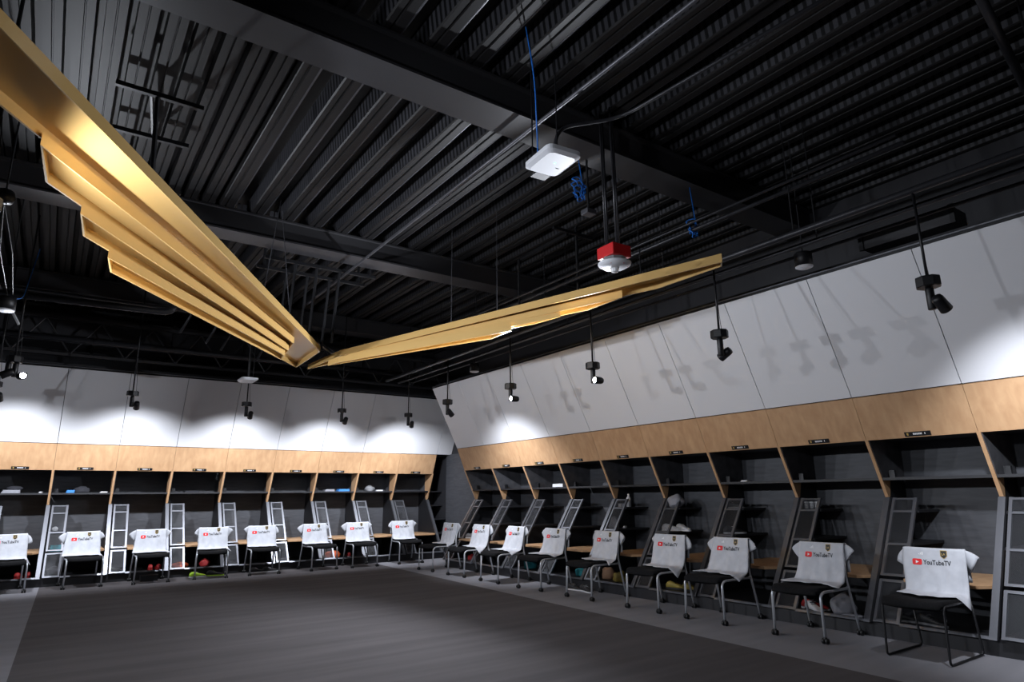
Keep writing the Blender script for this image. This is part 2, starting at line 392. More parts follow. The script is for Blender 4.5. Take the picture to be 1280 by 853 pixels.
def make_chair():
    t = thing('stacking_chair', '', 'chair', group='silver legged chairs in front of the lockers')
    seat_mesh().build('seat', 'seat', t, True); back_mesh().build('backrest', 'seat', t, True)
    for sx in (-1, 1):
        f, r = leg_paths(sx)
        l = MB().tube(f, .0125, 10).build('leg', 'leg', t, True); caster(l, sx*.252, -.305)
        l = MB().tube(r, .0125, 10).build('leg', 'leg', t, True); caster(l, sx*.252, .305)
    MB().tube([(-.236, .19, .44), (.236, .19, .44)], .011).build('cross_bar', 'leg', t, True)
    return t
def make_sled():
    t = thing('sled_chair', 'black wire sled base chair with a white shirt over it, nearest the camera', 'chair')
    seat_mesh().build('seat', 'seat', t, True); back_mesh().build('backrest', 'seat', t, True)
    for sx in (-1, 1):
        x = sx*.236; p = [(x, .262, .80), (x, .215, .50), (x, .20, .44), (x, -.26, .432)]
        bend(p, (x, -.26, .432), (x, -.30, .43), (x, -.302, .38)); p.append((x, -.325, .05))
        bend(p, (x, -.325, .05), (x, -.33, .012), (x, -.29, .011)); p.append((x, .26, .011))
        bend(p, (x, .26, .011), (x, .30, .012), (x, .295, .05)); p.append((x, .215, .43))
        MB().tube(p, .0095, 8).build('sled_frame', 'rod', t, True)
    MB().tube([(-.236, .20, .44), (.236, .20, .44)], .009).build('cross_bar', 'rod', t, True)
    MB().tube([(-.236, -.26, .43), (.236, -.26, .43)], .009).build('cross_bar', 'rod', t, True)
    return t

# the shirt as a sheet over the backrest: u across -1..1, v down 0..1
def shirt_pt(u, v, seed, off=0.0):
    ph = seed*1.7; vb = .80
    z = .838-.352*min(v/vb, 1.0)
    y = .262-(.838-z)*.22-.024-.02*(1-u*u)*(.2+v)
    wd = .240+.022*v+.010*math.sin(3*v+ph)
    x = u*wd+(.02*v*v)*math.sin(ph)
    y -= (v**1.3)*(.010*math.sin(7*u+4*v+ph)+.007*math.sin(13*u-6*v+2*ph)+.004*math.sin(23*u+3*v+ph))
    if v > .52:                                           # belly of the cloth curving out onto the seat
        k = (v-.52)/.48; y -= .055*k*k
    if v > vb:
        k = (v-vb)/(1-vb); y -= .15*k*(1+.22*math.sin(3.1*u+ph)+.12*math.sin(9*u+2*ph)); z = .486-.006*k+.010*k*math.sin(9*u+ph)*(1-k)
        x *= 1+.05*k
        if u > .78: q = (u-.78)/.22; z -= .11*k*q*(.6+.4*math.sin(ph+1)); x += .03*k*q
    return Vector((x, y-off, z))
def make_shirt_mesh(seed):
    b = MB(); nu, nv = 26, 26; G = []
    for j in range(nv+1):
        G.append([b.bm.verts.new(shirt_pt(-1+2*i/nu, j/nv, seed)) for i in range(nu+1)])
    top = [b.bm.verts.new(((-1+2*i/nu)*.238, .272, .842-.004*math.cos(PI*(i/nu-.5)))) for i in range(nu+1)]
    back = []
    for q in range(1, 7):
        k = q/6
        back.append([b.bm.verts.new(((-1+2*i/nu)*(.238+.012*k), .302-.02*k+.006*math.sin(9*i/nu+seed), .832-.26*k)) for i in range(nu+1)])
    rows = back[::-1]+[top]+G
    for a, c in zip(rows, rows[1:]):
        for i in range(nu): b.bm.faces.new((a[i], a[i+1], c[i+1], c[i]))
    for sx in (-1, 1):                                   # short sleeves hanging off the corners of the backrest
        a = math.radians(48+16*math.sin(seed*2.1+sx)); L = .105+.02*math.sin(seed+2*sx)
        dx, dz = math.cos(a), -math.sin(a); rings = []
        for k in range(7):
            t = k/6; bend_ = a*(.35+.65*t); c = (sx*(.205+L*t*math.cos(bend_)), .266-.006*t, .778-L*t*math.sin(bend_)*1.0)
            nx, nz = sx*math.sin(bend_), math.cos(bend_); hh = .060+.012*t; th = .020-.006*t
            rings.append([(c[0]+nx*hh*math.sin(q)+.004*math.sin(3*q+seed)*t, c[1]+th*math.cos(q)+.006*t*math.sin(2*q+seed), c[2]+nz*hh*math.sin(q)) for q in [2*PI*m/14 for m in range(14)]])
        b.loft(rings, False)
    return b
def text_mesh(txt, size):
    cu = bpy.data.curves.new('t', 'FONT'); cu.body = txt; cu.size = size; cu.resolution_u = 2; cu.offset = size*.02
    cu.align_x = 'LEFT'
    o = bpy.data.objects.new('t', cu); COL.objects.link(o); bpy.context.view_layer.update()
    me = o.to_mesh(); vs = [v.co.copy() for v in me.vertices]; fs = [tuple(p.vertices) for p in me.polygons]
    o.to_mesh_clear(); bpy.data.objects.remove(o); return vs, fs
TV, TF = text_mesh('YouTubeTV', .064)
_x0 = min(v.x for v in TV); _x1 = max(v.x for v in TV)
LAV, LAF = text_mesh('LA', .026)
def on_shirt(pts, faces, seed, off, name, m, parent, cx, cv):
    b = MB(); vs = [b.bm.verts.new(shirt_pt((cx+x)/.25, cv-z/.43, seed, off)) for x, z in pts]
    for f in faces:
        try: b.bm.faces.new([vs[i] for i in f])
        except ValueError: pass
    return b.build(name, m, parent)
def round_rect(w_, h_, r, n=4):
    p = []
    for cx, cz, a0 in ((w_/2-r, h_/2-r, 0), (-w_/2+r, h_/2-r, 90), (-w_/2+r, -h_/2+r, 180), (w_/2-r, -h_/2+r, 270)):
        for i in range(n+1):
            a = math.radians(a0+90*i/n); p.append((cx+r*math.cos(a), cz+r*math.sin(a)))
    return p
def make_shirt(seed):
    sh = make_shirt_mesh(seed).build('jersey', 'shirt', None, True)
    so = sh.modifiers.new('cloth', 'SOLIDIFY'); so.thickness = .003; so.offset = 0
    p = round_rect(.080, .050, .013); p = [(0, 0)]+p; n = len(p)-1
    lg = on_shirt(p, [(0, 1+i, 1+(i+1) % n) for i in range(n)], seed, .004, 'play_badge', 'red', sh, -.130, .265)
    on_shirt([(-.010, .013), (.015, 0), (-.010, -.013)], [(0, 2, 1)], seed, .0058, 'play_triangle', 'paper', lg, -.130, .265)
    sc = .218/(_x1-_x0)
    on_shirt([((v.x-_x0)*sc, v.y*.84-.017) for v in TV], TF, seed, .004, 'lettering', 'ink', sh, -.080, .265)
    sp = [(-.027, .032), (.027, .032), (.027, -.015), (.014, -.028), (0, -.036), (-.014, -.028), (-.027, -.015)]
    n = len(sp); sp = [(0, 0)]+sp
    cr = on_shirt(sp, [(0, 1+i, 1+(i+1) % n) for i in range(n)], seed, .004, 'crest', 'badgegold', sh, .085, .10)
    ins = [(x*.84, z*.84) for x, z in sp]
    ci = on_shirt(ins, [(0, 1+i, 1+(i+1) % n) for i in range(n)], seed, .0052, 'crest_field', 'badge', cr, .085, .10)
    on_shirt([(v.x-.017, v.y-.008) for v in LAV], LAF, seed, .0064, 'crest_monogram', 'badgegold', cr, .085, .10)
    st = []; fs = []
    for i in range(3):                                   # small three-bar mark on the other breast
        a = len(st); x = -.018+.013*i; h_ = .010+.007*i
        st += [(x, -.012), (x+.009, -.012), (x+.009-.005, -.012+h_), (x-.005, -.012+h_)]; fs.append((a, a+1, a+2, a+3))
    on_shirt(st, fs, seed, .004, 'breast_mark', 'paper', sh, -.095, .10)
    return sh
chairs = {  # wall, centre of the feet along the wall, depth of the chair origin, turn in degrees
    'B': [(-.42, -.795, 6), (.57, -.72, 5), (1.54, -.795, 1), (2.50, -.795, -9), (3.37, -.795, -4), (4.42, -.795, 5), (5.28, -.795, -3), (6.29, -.795, -5)],
    'R': [(.44, -.795, 3), (1.55, -.795, 3), (2.61, -.795, 0), (3.66, -.795, 4), (4.78, -.795, 0), (5.92, -.795, 0), (6.82, -.795, 0), (7.90, -.795, 0)]}
ch0 = make_chair(); shirts = [make_shirt(s) for s in (0.3, 1.4, 2.3, 3.1)]
for s in shirts: tag(s, '', 'shirt', 'white shirts hung on the chair backs')
used = 0; first = True
for wall in 'BR':
    n = len(chairs[wall])
    for i, (s, y, a) in enumerate(chairs[wall]):
        c = ch0 if first else dup(ch0); first = False
        where = f'{ORD[i]} from the left in the far row' if wall == 'B' else f'{ORD[i]} from the room corner in the right row'
        rz = ROT[wall]+math.radians(a)
        place(c, W(wall, s, y), rz, f'black chair with silver legs on casters, {where}')
        q = (i*3+(1 if wall == 'R' else 0)) % 4
        sh = shirts[q] if not (used >> q) & 1 else dup(shirts[q]); used |= 1 << q
        place(sh, W(wall, s, y), rz, f'white printed shirt over the chair back, {where}')
sl = make_sled(); place(sl, W('R', 8.93, -.79), ROT['R'])
sh = tag(make_shirt(4.6), 'white printed shirt draped over the black sled chair nearest the camera', 'shirt', 'white shirts hung on the chair backs')
place(sh, W('R', 8.93, -.79), ROT['R'])

# ------------------------------------------------------------------ gold wing fixtures
def wing(label, feathers):
    # open-bottomed trays, each hung a step below the one before it; plan points are given at z = 3.40
    DZ, HH = .062, .075
    k0 = (3.42-1.33)/2.07; base = Vector((feathers[0][0][0]*k0, feathers[0][0][1]*k0, 3.42))
    t = thing('wing_fixture', label, 'ceiling fixture', base)
    for i, pl in enumerate(feathers):
        zb = 3.42-DZ*i; k = (zb-1.33)/2.07
        P = [Vector((x*k, y*k, zb))-base for x, y in pl]
        if sum(a.x*b.y-b.x*a.y for a, b in zip(P, P[1:]+P[:1])) < 0: P.reverse()
        up = Vector((0, 0, HH)); n = len(P)
        f = MB().prism([p+up for p in P], [p+up+Vector((0, 0, .010)) for p in P]).build('feather_tray', 'gold', t)
        inner = []
        for q in range(n):
            a, b, c = P[q-1], P[q], P[(q+1) % n]
            d1, d2 = (b-a).normalized(), (c-b).normalized()
            n1, n2 = Vector((-d1.y, d1.x, 0)), Vector((-d2.y, d2.x, 0)); m = (n1+n2).normalized()
            inner.append(b+m*(.014/max(.45, m.dot(n1))))
        for q in range(n):
            r = (q+1) % n
            MB().prism([P[q], P[r], inner[r], inner[q]], [P[q]+up, P[r]+up, inner[r]+up, inner[q]+up]).build('rim', 'gold', f)
    return t
wing('gold painted wing shaped ceiling tray on the left, pointing over the camera',
     [[(-.62, 3.02), (-.55, 3.95), (2.46, 8.66), (2.60, 9.80), (3.04, 10.39), (2.97, 9.03)],
      [(-.30, 4.42), (-.277, 4.97), (2.55, 9.15), (2.50, 8.72)],
      [(-.066, 5.42), (-.033, 5.90), (2.60, 9.52), (2.57, 9.20)],
      [(.166, 6.34), (.21, 6.76), (2.66, 9.90), (2.62, 9.56)]])
wing('gold painted wing shaped ceiling tray on the right, reaching towards the white panels',
     [[(4.80, 3.43), (4.90, 3.51), (4.90, 4.30), (3.56, 8.92), (3.38, 9.95), (3.24, 10.43), (3.31, 9.14)],
      [(4.80, 4.72), (4.82, 5.29), (3.52, 9.28), (3.54, 8.95)],
      [(4.73, 5.69), (4.67, 6.12), (3.48, 9.62), (3.51, 9.32)],
      [(4.62, 6.55), (4.65, 7.05), (3.42, 9.98), (3.46, 9.66)]])

# strut frames the wings hang from
def strut(label, bars, posts):
    t = thing('hanger_frame', label, 'hanger', bars[0][0])
    o = Vector(bars[0][0])
    for a, b in bars:
        a, b = Vector(a)-o, Vector(b)-o; d = (b-a).normalized(); n = Vector((-d.y, d.x, 0))*.021
        MB().prism([a-n, b-n, b+n, a+n], [p+Vector((0, 0, .042)) for p in (a-n, b-n, b+n, a+n)]).build('strut_bar', 'rod', t)
    for a, b in posts: MB().tube([Vector(a)-o, Vector(b)-o], .02, 6).build('post', 'rod', t)
zs = DECK-.36
strut('black steel hanger frame with six posts above the point where the gold wings meet',
      [((2.0, 8.62, zs-.05), (3.6, 8.62, zs-.05)), ((2.0, 9.05, zs-.05), (3.6, 9.05, zs-.05)), ((2.3, 8.3, 3.56), (3.5, 9.9, 3.56))],
      [((x, y, zs-.05), (x+.02, y+.25, 3.508)) for y in (8.62, 9.05) for x in (2.42, 2.72, 3.05)]+[((x, y, zs-.05), (x, y, DECK)) for x in (2.1, 3.5) for y in (8.62, 9.05)])
strut('black steel hanger frame above the middle of the left gold wing',
      [((.03, 5.85, DECK-.14), (.72, 5.86, DECK-.14)), ((.06, 6.65, DECK-.14), (.72, 6.64, DECK-.14))], [((.35, 5.86, DECK-.14), (.42, 6.0, 3.508)), ((.42, 6.64, DECK-.14), (.48, 6.5, 3.508)), ((.30, 5.86, DECK-.10), (.40, 6.64, DECK-.10))])
strut('black steel hanger frame above the outer end of the right gold wing',
      [((5.05, 6.17, DECK-.14), (5.75, 6.18, DECK-.14)), ((5.30, 6.17, DECK-.18), (5.34, 7.3, DECK-.18))], [((5.48, 6.20, DECK), (5.48, 6.20, 3.69)), ((5.30, 7.3, DECK-.16), (5.30, 7.3, 3.66))])
# thin suspension wires
for i, (a, b) in enumerate([((2.1, 7.6, 3.508), (2.0, 7.9, DECK)), ((1.6, 6.8, 3.508), (1.9, 7.6, DECK)), ((4.1, 7.2, 3.508), (4.1, 7.2, DECK)), ((4.3, 6.4, 3.508), (4.3, 6.4, DECK))]):
    tag(MB().tube([a, b], .004, 5).build('suspension_wire', 'galv'), ['thin wire holding the left gold wing near its point', 'thin wire holding the left gold wing at its middle', 'thin wire holding the right gold wing near its point', 'thin wire holding the right gold wing at its middle'][i], 'wire')

# ------------------------------------------------------------------ pendant spots
def spotlight(label, loc, ztop, heads, tilt=None, group='pendant spotlights'):
    """heads: list of (dx, dy, target, watts, cone, lens?)"""
    t = thing('pendant_spotlight', label, 'spotlight', loc, 0, group)
    MB().tube([(0, 0, .07), (0, 0, ztop-loc[2])], .011, 8).build('rod', 'rod', t, True)
    b = MB(); b.lathe([(.02, .085), (.085, .08), (.088, .07), (.088, .005), (.08, 0), (.02, 0)], 8); b.build('canopy_box', 'rod', t)
    MB().tube([(.05, 0, .02), (.04, .01, .25), (.01, 0, .6)], .003, 5).build('cable', 'rod', t)
    for dx, dy, target, watts, cone, vis in heads:
        MB().lathe([(.01, .0), (.028, -.005), (.030, -.02), (.030, -.17), (.026, -.175), (.01, -.175)], 14, Matrix.Translation((dx, dy, 0))).build('driver', 'rod', t, True)
        d = (Vector(target)-Vector(loc)-Vector((dx, dy, -.15))).normalized()
        side = Vector((-d.y, d.x, 0)).normalized()*.075
        if side.dot(_r) < 0: side.negate()
        c = Vector((dx, dy, -.15))+side
        q = d.to_track_quat('Z', 'Y').to_matrix().to_4x4(); Mx = Matrix.Translation(c) @ q
        hd = MB().lathe([(.01, -.075), (.036, -.07), (.042, -.05), (.046, .06), (.040, .066), (.036, .045), (.01, .044)], 18, Mx).build('lamp_head', 'rod', t, True)
        MB().tube([(dx, dy, -.15), c], .010, 6).build('swivel', 'rod', hd)
        MB().lathe([(.001, .046), (.034, .046), (.034, .050), (.001, .052)], 16, Mx).build('lens', 'lens' if watts else 'clear', hd)
        if watts:
            ld = bpy.data.lights.new('spot', 'SPOT'); ld.energy = watts*4*PI; ld.color = COOL; ld.spot_size = math.radians(cone); ld.spot_blend = 1.0 if cone < 127 else .5; ld.shadow_soft_size = .045
            lo = bpy.data.objects.new('spot', ld); COL.objects.link(lo); lo.parent = t
            lo.location = c+d*.09; lo.rotation_euler = (-d).to_track_quat('Z', 'Y').to_euler()
    return t
BX = [(-.95, 'first of the far wall row, by the left edge of the frame'), (.92, 'second from the left in front of the far wall'), (2.69, 'third from the left in front of the far wall'), (4.44, 'fourth from the left in front of the far wall'), (5.85, 'nearest the room corner in front of the far wall')]
spotlight('black pendant spotlight washing the far wall, lower one at the left frame edge', (-.84, 12.0, 2.98), DECK, [(0, 0, (-.6, 13.4, 1.45), P_WALL, 114, 1)])
for x, lab in BX[1:]:
    spotlight('black pendant spotlight, '+lab, (x, 12.0, 2.98 if x < 2 else 2.93), DECK+(.19 if 2 < x < 3 else 0), [(0, 0, (x+(.5 if x > 5 else .1), 13.4, 1.45), P_WALL, 114, 1)])
RY = [9.40, 7.55, 5.78, 3.90, 1.98]
lab = ['black pendant spotlight nearest the room corner, in front of the right wall', 'glaring pendant spotlight facing the room, farther one by the right wall', 'glaring pendant spotlight facing the room, nearer one by the right wall', 'unlit looking black pendant spotlight, second nearest by the right wall', 'black pendant spotlight nearest the camera, washing the right wall panels']
for i, y in enumerate(RY):
    loc = (5.3, y, 2.84)
    tgt = [((6.7, y+.2, 1.35), P_WALL, 106), ((-1, 7.2, 2.6), P_ROOM*1.6, 136), ((-1.2, 5.4, 2.6), P_ROOM*1.3, 136), ((5.0, 6, 1.5), 0, 90), ((6.7, y-.35, 1.35), P_WALL, 106)][i]
    spotlight(lab[i], loc, 3.62, [(0, 0, *tgt, 1)])
# left row of the same room, mostly outside the frame; its heads face the right wall
for i, y in enumerate((9.75, 7.95, 6.3, 4.55, 2.7)):
    x = (-.54, -.95, -.78, -.52, -.6)[i]
    spotlight('pendant spotlight glaring at the left frame edge, upper of the two there' if i == 0 else f'pendant spotlight of the left row outside the frame, number {["two","three","four","five"][i-1]}', (x, y, 2.98), DECK, [(.02, 0, (7, y+.1, 3.12) if i else (3.5, -1, 2.7), P_ROOM*(1.1, 1.2, 1.2, .62, .5)[i], 150 if i == 3 else 124, 1), (-.05, 0, (-2.6, y, 1.6), P_WALL*.5, 95, 1)][:1 if i else 2])

# ------------------------------------------------------------------ pipes, ducts and devices under the ceiling
def pipe(name, label, pts, r, m='pipe', cat='pipe', n=10):
    p = [Vector(q) for q in pts]; o = p[0].copy()
    path = [p[0]-o]
    for a, b, c in zip(p, p[1:], p[2:]):
        e = min(.18, (b-a).length*.45, (c-b).length*.45)
        bend(path, b-o+(a-b).normalized()*e, b-o, b-o+(c-b).normalized()*e)
    path.append(p[-1]-o)
    ob = MB().tube(path, r, n).build(name, m, None, True); ob.location = o
    return tag(ob, label, cat)
pipe('pipe', 'long black pipe above the right wall panels that the pendant spotlights hang from', [(5.3, -2.5, 3.66), (5.3, 11.9, 3.62)], .03)
pipe('pipe', 'slimmer black pipe running just behind the spotlight pipe along the right wall', [(5.7, -2.5, 3.68), (5.7, 12.2, 3.66)], .024)
for q, x0, zz in ((0, 5.3, 3.64), (1, 5.7, 3.67)):
    pp = [o for o in bpy.data.objects if o.get('category') == 'pipe' and abs(o.location.x-x0) < .01][0]
    for y in (-.6, 1.1, 3.0, 4.9, 6.7, 8.5, 10.4): MB().tube([(0, y+2.5, 0), (0, y+2.5, DECK-zz)], .006, 6).build('hanger_rod', 'rod', pp)
pipe('conduit', 'black conduit nearest the white panel tops along the right wall', [(6.05, -2.5, 3.72), (6.05, 12.4, 3.70)], .016)
pipe('conduit', 'thin grey conduit running lengthwise past the white access point to the gold wings', [(3.05, -2, DECK-.42), (3.15, 10.4, DECK-.42)], .018, 'galv')
pipe('conduit', 'black conduit bending down to the white access point', [(3.75, 1.0, DECK-.5), (3.55, 3.4, DECK-.5), (3.08, 3.66, DECK-.62), (3.02, 3.66, 4.02)], .016)
pipe('conduit', 'black conduit crossing lengthwise behind the red alarm', [(5.35, 2.0, 4.1), (5.30, 9.8, 4.1)], .02)
pipe('conduit', 'second black conduit crossing lengthwise behind the red alarm', [(5.22, 2.0, 4.12), (5.17, 9.8, 4.12)], .014)
pipe('pipe', 'dark slanting pipe at the top right of the ceiling', [(4.2, 1.12, DECK-.18), (7.2, 1.5, DECK-.32)], .035)
pipe('pipe', 'dark pipe with an elbow rising behind the left gold wing', [(-2.2, 10.2, 3.92), (1.16, 9.95, 3.92), (1.18, 9.95, 4.7)], .045)
pipe('conduit', 'thin dark conduit above the elbow pipe behind the left gold wing', [(-2.2, 10.6, 4.15), (2.2, 10.6, 4.15), (2.3, 10.6, 4.8)], .02)
pipe('pipe', 'dark pipe along the top of the far wall panels', [(-2.4, 12.7, 3.95), (6.0, 12.7, 3.95)], .05)
for i, (x, y) in enumerate(((1.3, 10.4), (1.75, 10.9), (2.05, 11.3), (2.75, 11.8))):
    pipe('brace', ['left most slanting brace under the left gold wing', 'second slanting brace under the left gold wing', 'third slanting brace under the left gold wing', 'slanting brace beside the flat white access point'][i], [(x, y, 3.75), (x+.5, y, DECK)], .018, 'pipe', 'brace')
t = thing('duct', 'large dark rectangular air duct above the far wall panels', 'duct', (0, 13.5, 4.0))
MB().box(-2.5, -.25, 0, 7.4, .45, .5).build('duct_body', 'pit', t)
for i in range(8): MB().box(-2.2+i*1.25, -.27, -.02, -2.15+i*1.25, .47, .52).build('flange', 'rod', t)
t = thing('duct', 'small dark duct box above the right wall panels near the camera', 'duct', (6.3, 2.45, 3.72))
MB().box(-.06, -.40, -.08, .25, .40, .08).build('duct_body', 'beam', t); MB().box(-.08, -.42, -.09, -.05, -.38, .09).build('flange', 'rod', t); MB().box(-.08, .38, -.09, -.05, .42, .09).build('flange', 'rod', t)
t = thing('bar_joist', 'dark open web steel joist above the far wall panels', 'joist', (0, 13.0, 3.72))
MB().box(-2.5, -.03, .0, 7.2, .03, .05).build('bottom_chord', 'beam', t); MB().box(-2.5, -.03, .62, 7.2, .03, .67).build('top_chord', 'beam', t)
for i in range(12):
    x = -2.4+i*.8
    MB().tube([(x, 0, .04), (x+.4, 0, .63)], .014, 6).build('web_bar', 'beam', t); MB().tube([(x+.4, 0, .63), (x+.8, 0, .04)], .014, 6).build('web_bar', 'beam', t)
o = tag(MB().tube([(0, 0, 0), (-.75, -.3, DECK-3.62)], .018, 6).build('brace', 'plastic'), 'pale slanting strut at the left frame edge above the far wall', 'brace'); o.location = (-.60, 10.5, 3.62)

# white access point with a green light, hung in front of the near beam
def rounded_slab(w_, h_, r, z0, z1, inset=0.0):
    a = round_rect(w_-2*inset, h_-2*inset, r); c = round_rect(w_, h_, r)
    return MB().loft([[(x, y, z0) for x, y in a], [(x, y, z0+.02) for x, y in c], [(x, y, z1) for x, y in c]])
t = thing('access_point', 'white square access point with a green light hung by the near ceiling beam', 'access point', (2.92, 3.55, 3.86), math.radians(-5))
rounded_slab(.31, .38, .05, 0, .055, .03).build('shell', 'plastic', t); MB().lathe([(.001, -.003), (.006, -.002), (.006, .002)], 10, Matrix.Translation((.0, -.03, 0))).build('status_light', 'led', t)
MB().box(.05, .03, -.002, .08, .036, .001).build('maker_mark', 'shoe_grey', t)
for x in (-.12, .12): MB().tube([(x, .1, .05), (x, .1, DECK-3.86)], .006, 6).build('hanger_rod', 'rod', t)
MB().box(-.02, .21, .03, .12, .30, .045).build('bracket', 'beam', t)
t = thing('access_point', 'flat white access point above the far wall panels', 'access point', (2.46, 11.05, 3.22), 0)
rounded_slab(.26, .40, .05, 0, .04, .02).build('shell', 'plastic', t); MB().tube([(0, 0, .04), (0, 0, 1.70)], .016, 8).build('hanger_rod', 'rod', t); MB().tube([(.08, 0, .04), (.08, 0, 1.70)], .006, 6).build('hanger_rod', 'rod', t)
# red horn strobe
t = thing('fire_alarm', 'red and white ceiling fire alarm strobe hung on black conduits', 'alarm', (3.93, 3.94, 3.32), math.radians(88))
MB().box(-.085, -.085, .09, .085, .085, .20).build('red_box', 'alarm', t, bevel=.006)
MB().lathe([(.02, .055), (.06, .06), (.085, .09), (.02, .095)], 8).build('collar', 'shoe_grey', t)
MB().lathe([(.03, -.005), (.085, .005), (.115, .03), (.118, .045), (.08, .06), (.02, .06)], 24).build('face_plate', 'plastic', t, True)
MB().lathe([(.001, -.045), (.025, -.035), (.03, -.01), (.04, .002), (.001, .004)], 10).build('strobe_lens', 'clear', t)
for i in range(6):
    a = 2*PI*i/6; MB().box(.088*math.cos(a)-.008, .088*math.sin(a)-.004, .010, .088*math.cos(a)+.008, .088*math.sin(a)+.004, .016).build('red_lettering', 'alarm', t)
for dx, dy, r in ((-.055, .02, .010), (.0, -.05, .009), (.05, .01, .011), (.02, .055, .007)):
    MB().tube([(dx, dy, .2), (dx, dy, DECK-3.33)], r, 8).build('drop_conduit', 'pipe', t, True)
t.scale = (1.28, 1.28, 1.0)
# ceiling speakers / sensors on rods
for lab, loc, r in (('small black pendant loudspeaker with a white face, by the right wall near the camera', (5.88, 3.26, 3.508), .085), ('small white faced pendant loudspeaker at the far end of the right wall', (6.0, 9.67, 3.508), .085), ('small white faced pendant loudspeaker at the left frame edge', (-.66, 8.85, 3.40), .10)):
    t = thing('pendant_speaker', lab, 'speaker', loc, 0, 'pendant loudspeakers')
    MB().lathe([(.02, .16), (r*.9, .155), (r, .14), (r, .012), (.02, .012)], 20).build('body', 'rod', t, True)
    MB().lathe([(.001, -.012), (r*.7, -.006), (r*.96, .004), (r, .014), (.001, .016)], 20).build('white_face', 'plastic', t, True)
    MB().tube([(0, 0, .16), (0, 0, DECK-loc[2])], .006, 6).build('hanger_rod', 'rod', t)
t = thing('cable_hub', 'small black hub with splayed cables at the left frame edge under the deck', 'hanger', (-.62, 6.6, 3.86))
MB().lathe([(.02, -.05), (.06, -.04), (.075, 0), (.06, .06), (.02, .08)], 14).build('hub', 'rod', t, True); MB().lathe([(.001, -.058), (.02, -.056), (.022, -.045), (.001, -.044)], 10).build('ring', 'galv', t)
MB().tube([(0, 0, .08), (0, 0, DECK-3.86)], .008, 6).build('stem', 'rod', t)
for dx in (-.12, .12): MB().tube([(0, 0, -.04), (dx*.4, .9, -.2), (dx*.2, 2.1, -.30)], .004, 5).build('splayed_cable', 'rod', t)
# blue data cables
def coil(label, c, r, n, drop=None):
    pts = [(r*math.cos(a), .3*r*math.sin(a*1.3)+.02*math.sin(a*3), r*.9*math.sin(a)+.008*a) for a in [i*2*PI/14 for i in range(14*n)]]
    if drop: pts = [tuple(drop)]+pts
    o = tag(MB().tube(pts, .006, 6).build('cable_coil', 'blue', None, True), label, 'cable'); o.location = c
coil('coil of blue data cable below the near beam beside the alarm conduits', (3.84, 4.28, 4.12), .07, 4, (0, 0, .5))
coil('coil of blue data cable above the tip of the right gold wing', (5.35, 4.15, 4.05), .07, 3, (0, 0, .56))
pipe('data_cable', 'blue data cable dropping in front of the near beam to the access point', [(2.60, 3.44, DECK-.02), (2.70, 3.47, 4.5), (2.80, 3.58, 3.92)], .006, 'blue', 'cable', 6)
pipe('data_cable', 'blue data cable looping down to the speaker at the left frame edge', [(-.45, 9.2, 4.3), (-.52, 9.0, 3.6), (-.62, 8.9, 3.56)], .005, 'blue', 'cable', 6)
t = thing('junction_box', 'small grey junction box under the coil of blue cable by the alarm', 'box', (4.02, 4.35, 4.02)); MB().box(-.06, -.05, 0, .06, .05, .05).build('box_body', 'galv', t, bevel=.004); MB().tube([(0, 0, .05), (0, 0, DECK-4.02)], .012, 8).build('stem', 'rod', t)

# ------------------------------------------------------------------ belongings
def shoe_mesh():
    st = [(-.14, .030, .015, .060), (-.125, .034, .01, .085), (-.09, .036, .01, .098), (-.05, .036, .01, .088), (0, .038, .01, .070), (.05, .044, .01, .055), (.09, .045, .01, .046), (.125, .036, .012, .036), (.142, .018, .015, .026)]
    b = MB(); R = []
    for x, hw, z0, z1 in st:
        R.append([(x, hw*math.copysign(abs(math.cos(a))**.7, math.cos(a)), z0+(z1-z0)*(.5+.5*math.copysign(abs(math.sin(a))**.8, math.sin(a)))) for a in [2*PI*k/12 for k in range(12)]])
    return b.loft(R)
def sole_mesh():
    st = [(-.145, .026), (-.12, .037), (-.05, .036), (0, .037), (.06, .046), (.10, .045), (.135, .030), (.15, .012)]
    lo = [(x, y, 0) for x, y in st]+[(x, -y, 0) for x, y in st[::-1]]
    return MB().prism(lo, [(x, y, .018) for x, y, z in lo])
def sneaker(wall, s, y, z, ang, m, label, sole='shoe_white', group=None, side=False):
    t = thing('sneaker', label, 'shoe', W(wall, s, y, z), ROT[wall]+math.radians(ang), group)
    shoe_mesh().build('upper', m, t, True); sole_mesh().build('sole', sole, t)
    b = MB()
    for i in range(4): x = -.03+.022*i; b.box(x, -.028, .082-.013*i, x+.006, .028, .088-.013*i)
    b.build('laces', sole, t)
    if side: t.rotation_euler.x = math.radians(70); t.location.z += .04
    return t
def blob(name, wall, s, y, z, size, m, label, cat, seed=1, flat=.5):
    b = MB(); bmesh.ops.create_icosphere(b.bm, subdivisions=3, radius=1)
    rnd = random.Random(seed); k = [rnd.uniform(2, 6) for _ in range(6)]
    for v in b.bm.verts:
        c = v.co; f = 1+.07*math.sin(k[0]*c.x+k[1]*c.y)+.07*math.sin(k[2]*c.y+k[3]*c.z+1)+.035*math.sin(1.6*k[4]*c.x-1.6*k[5]*c.z)
        v.co = Vector((c.x*size[0]*f, c.y*size[1]*f, max(c.z*f, -flat)*size[2]))
    zm = min(v.co.z for v in b.bm.verts)
    for v in b.bm.verts: v.co.z -= zm
    o = b.build(name, m, None, True); o.location = W(wall, s, y, z); o.rotation_euler.z = ROT[wall]
    return tag(o, label, cat)
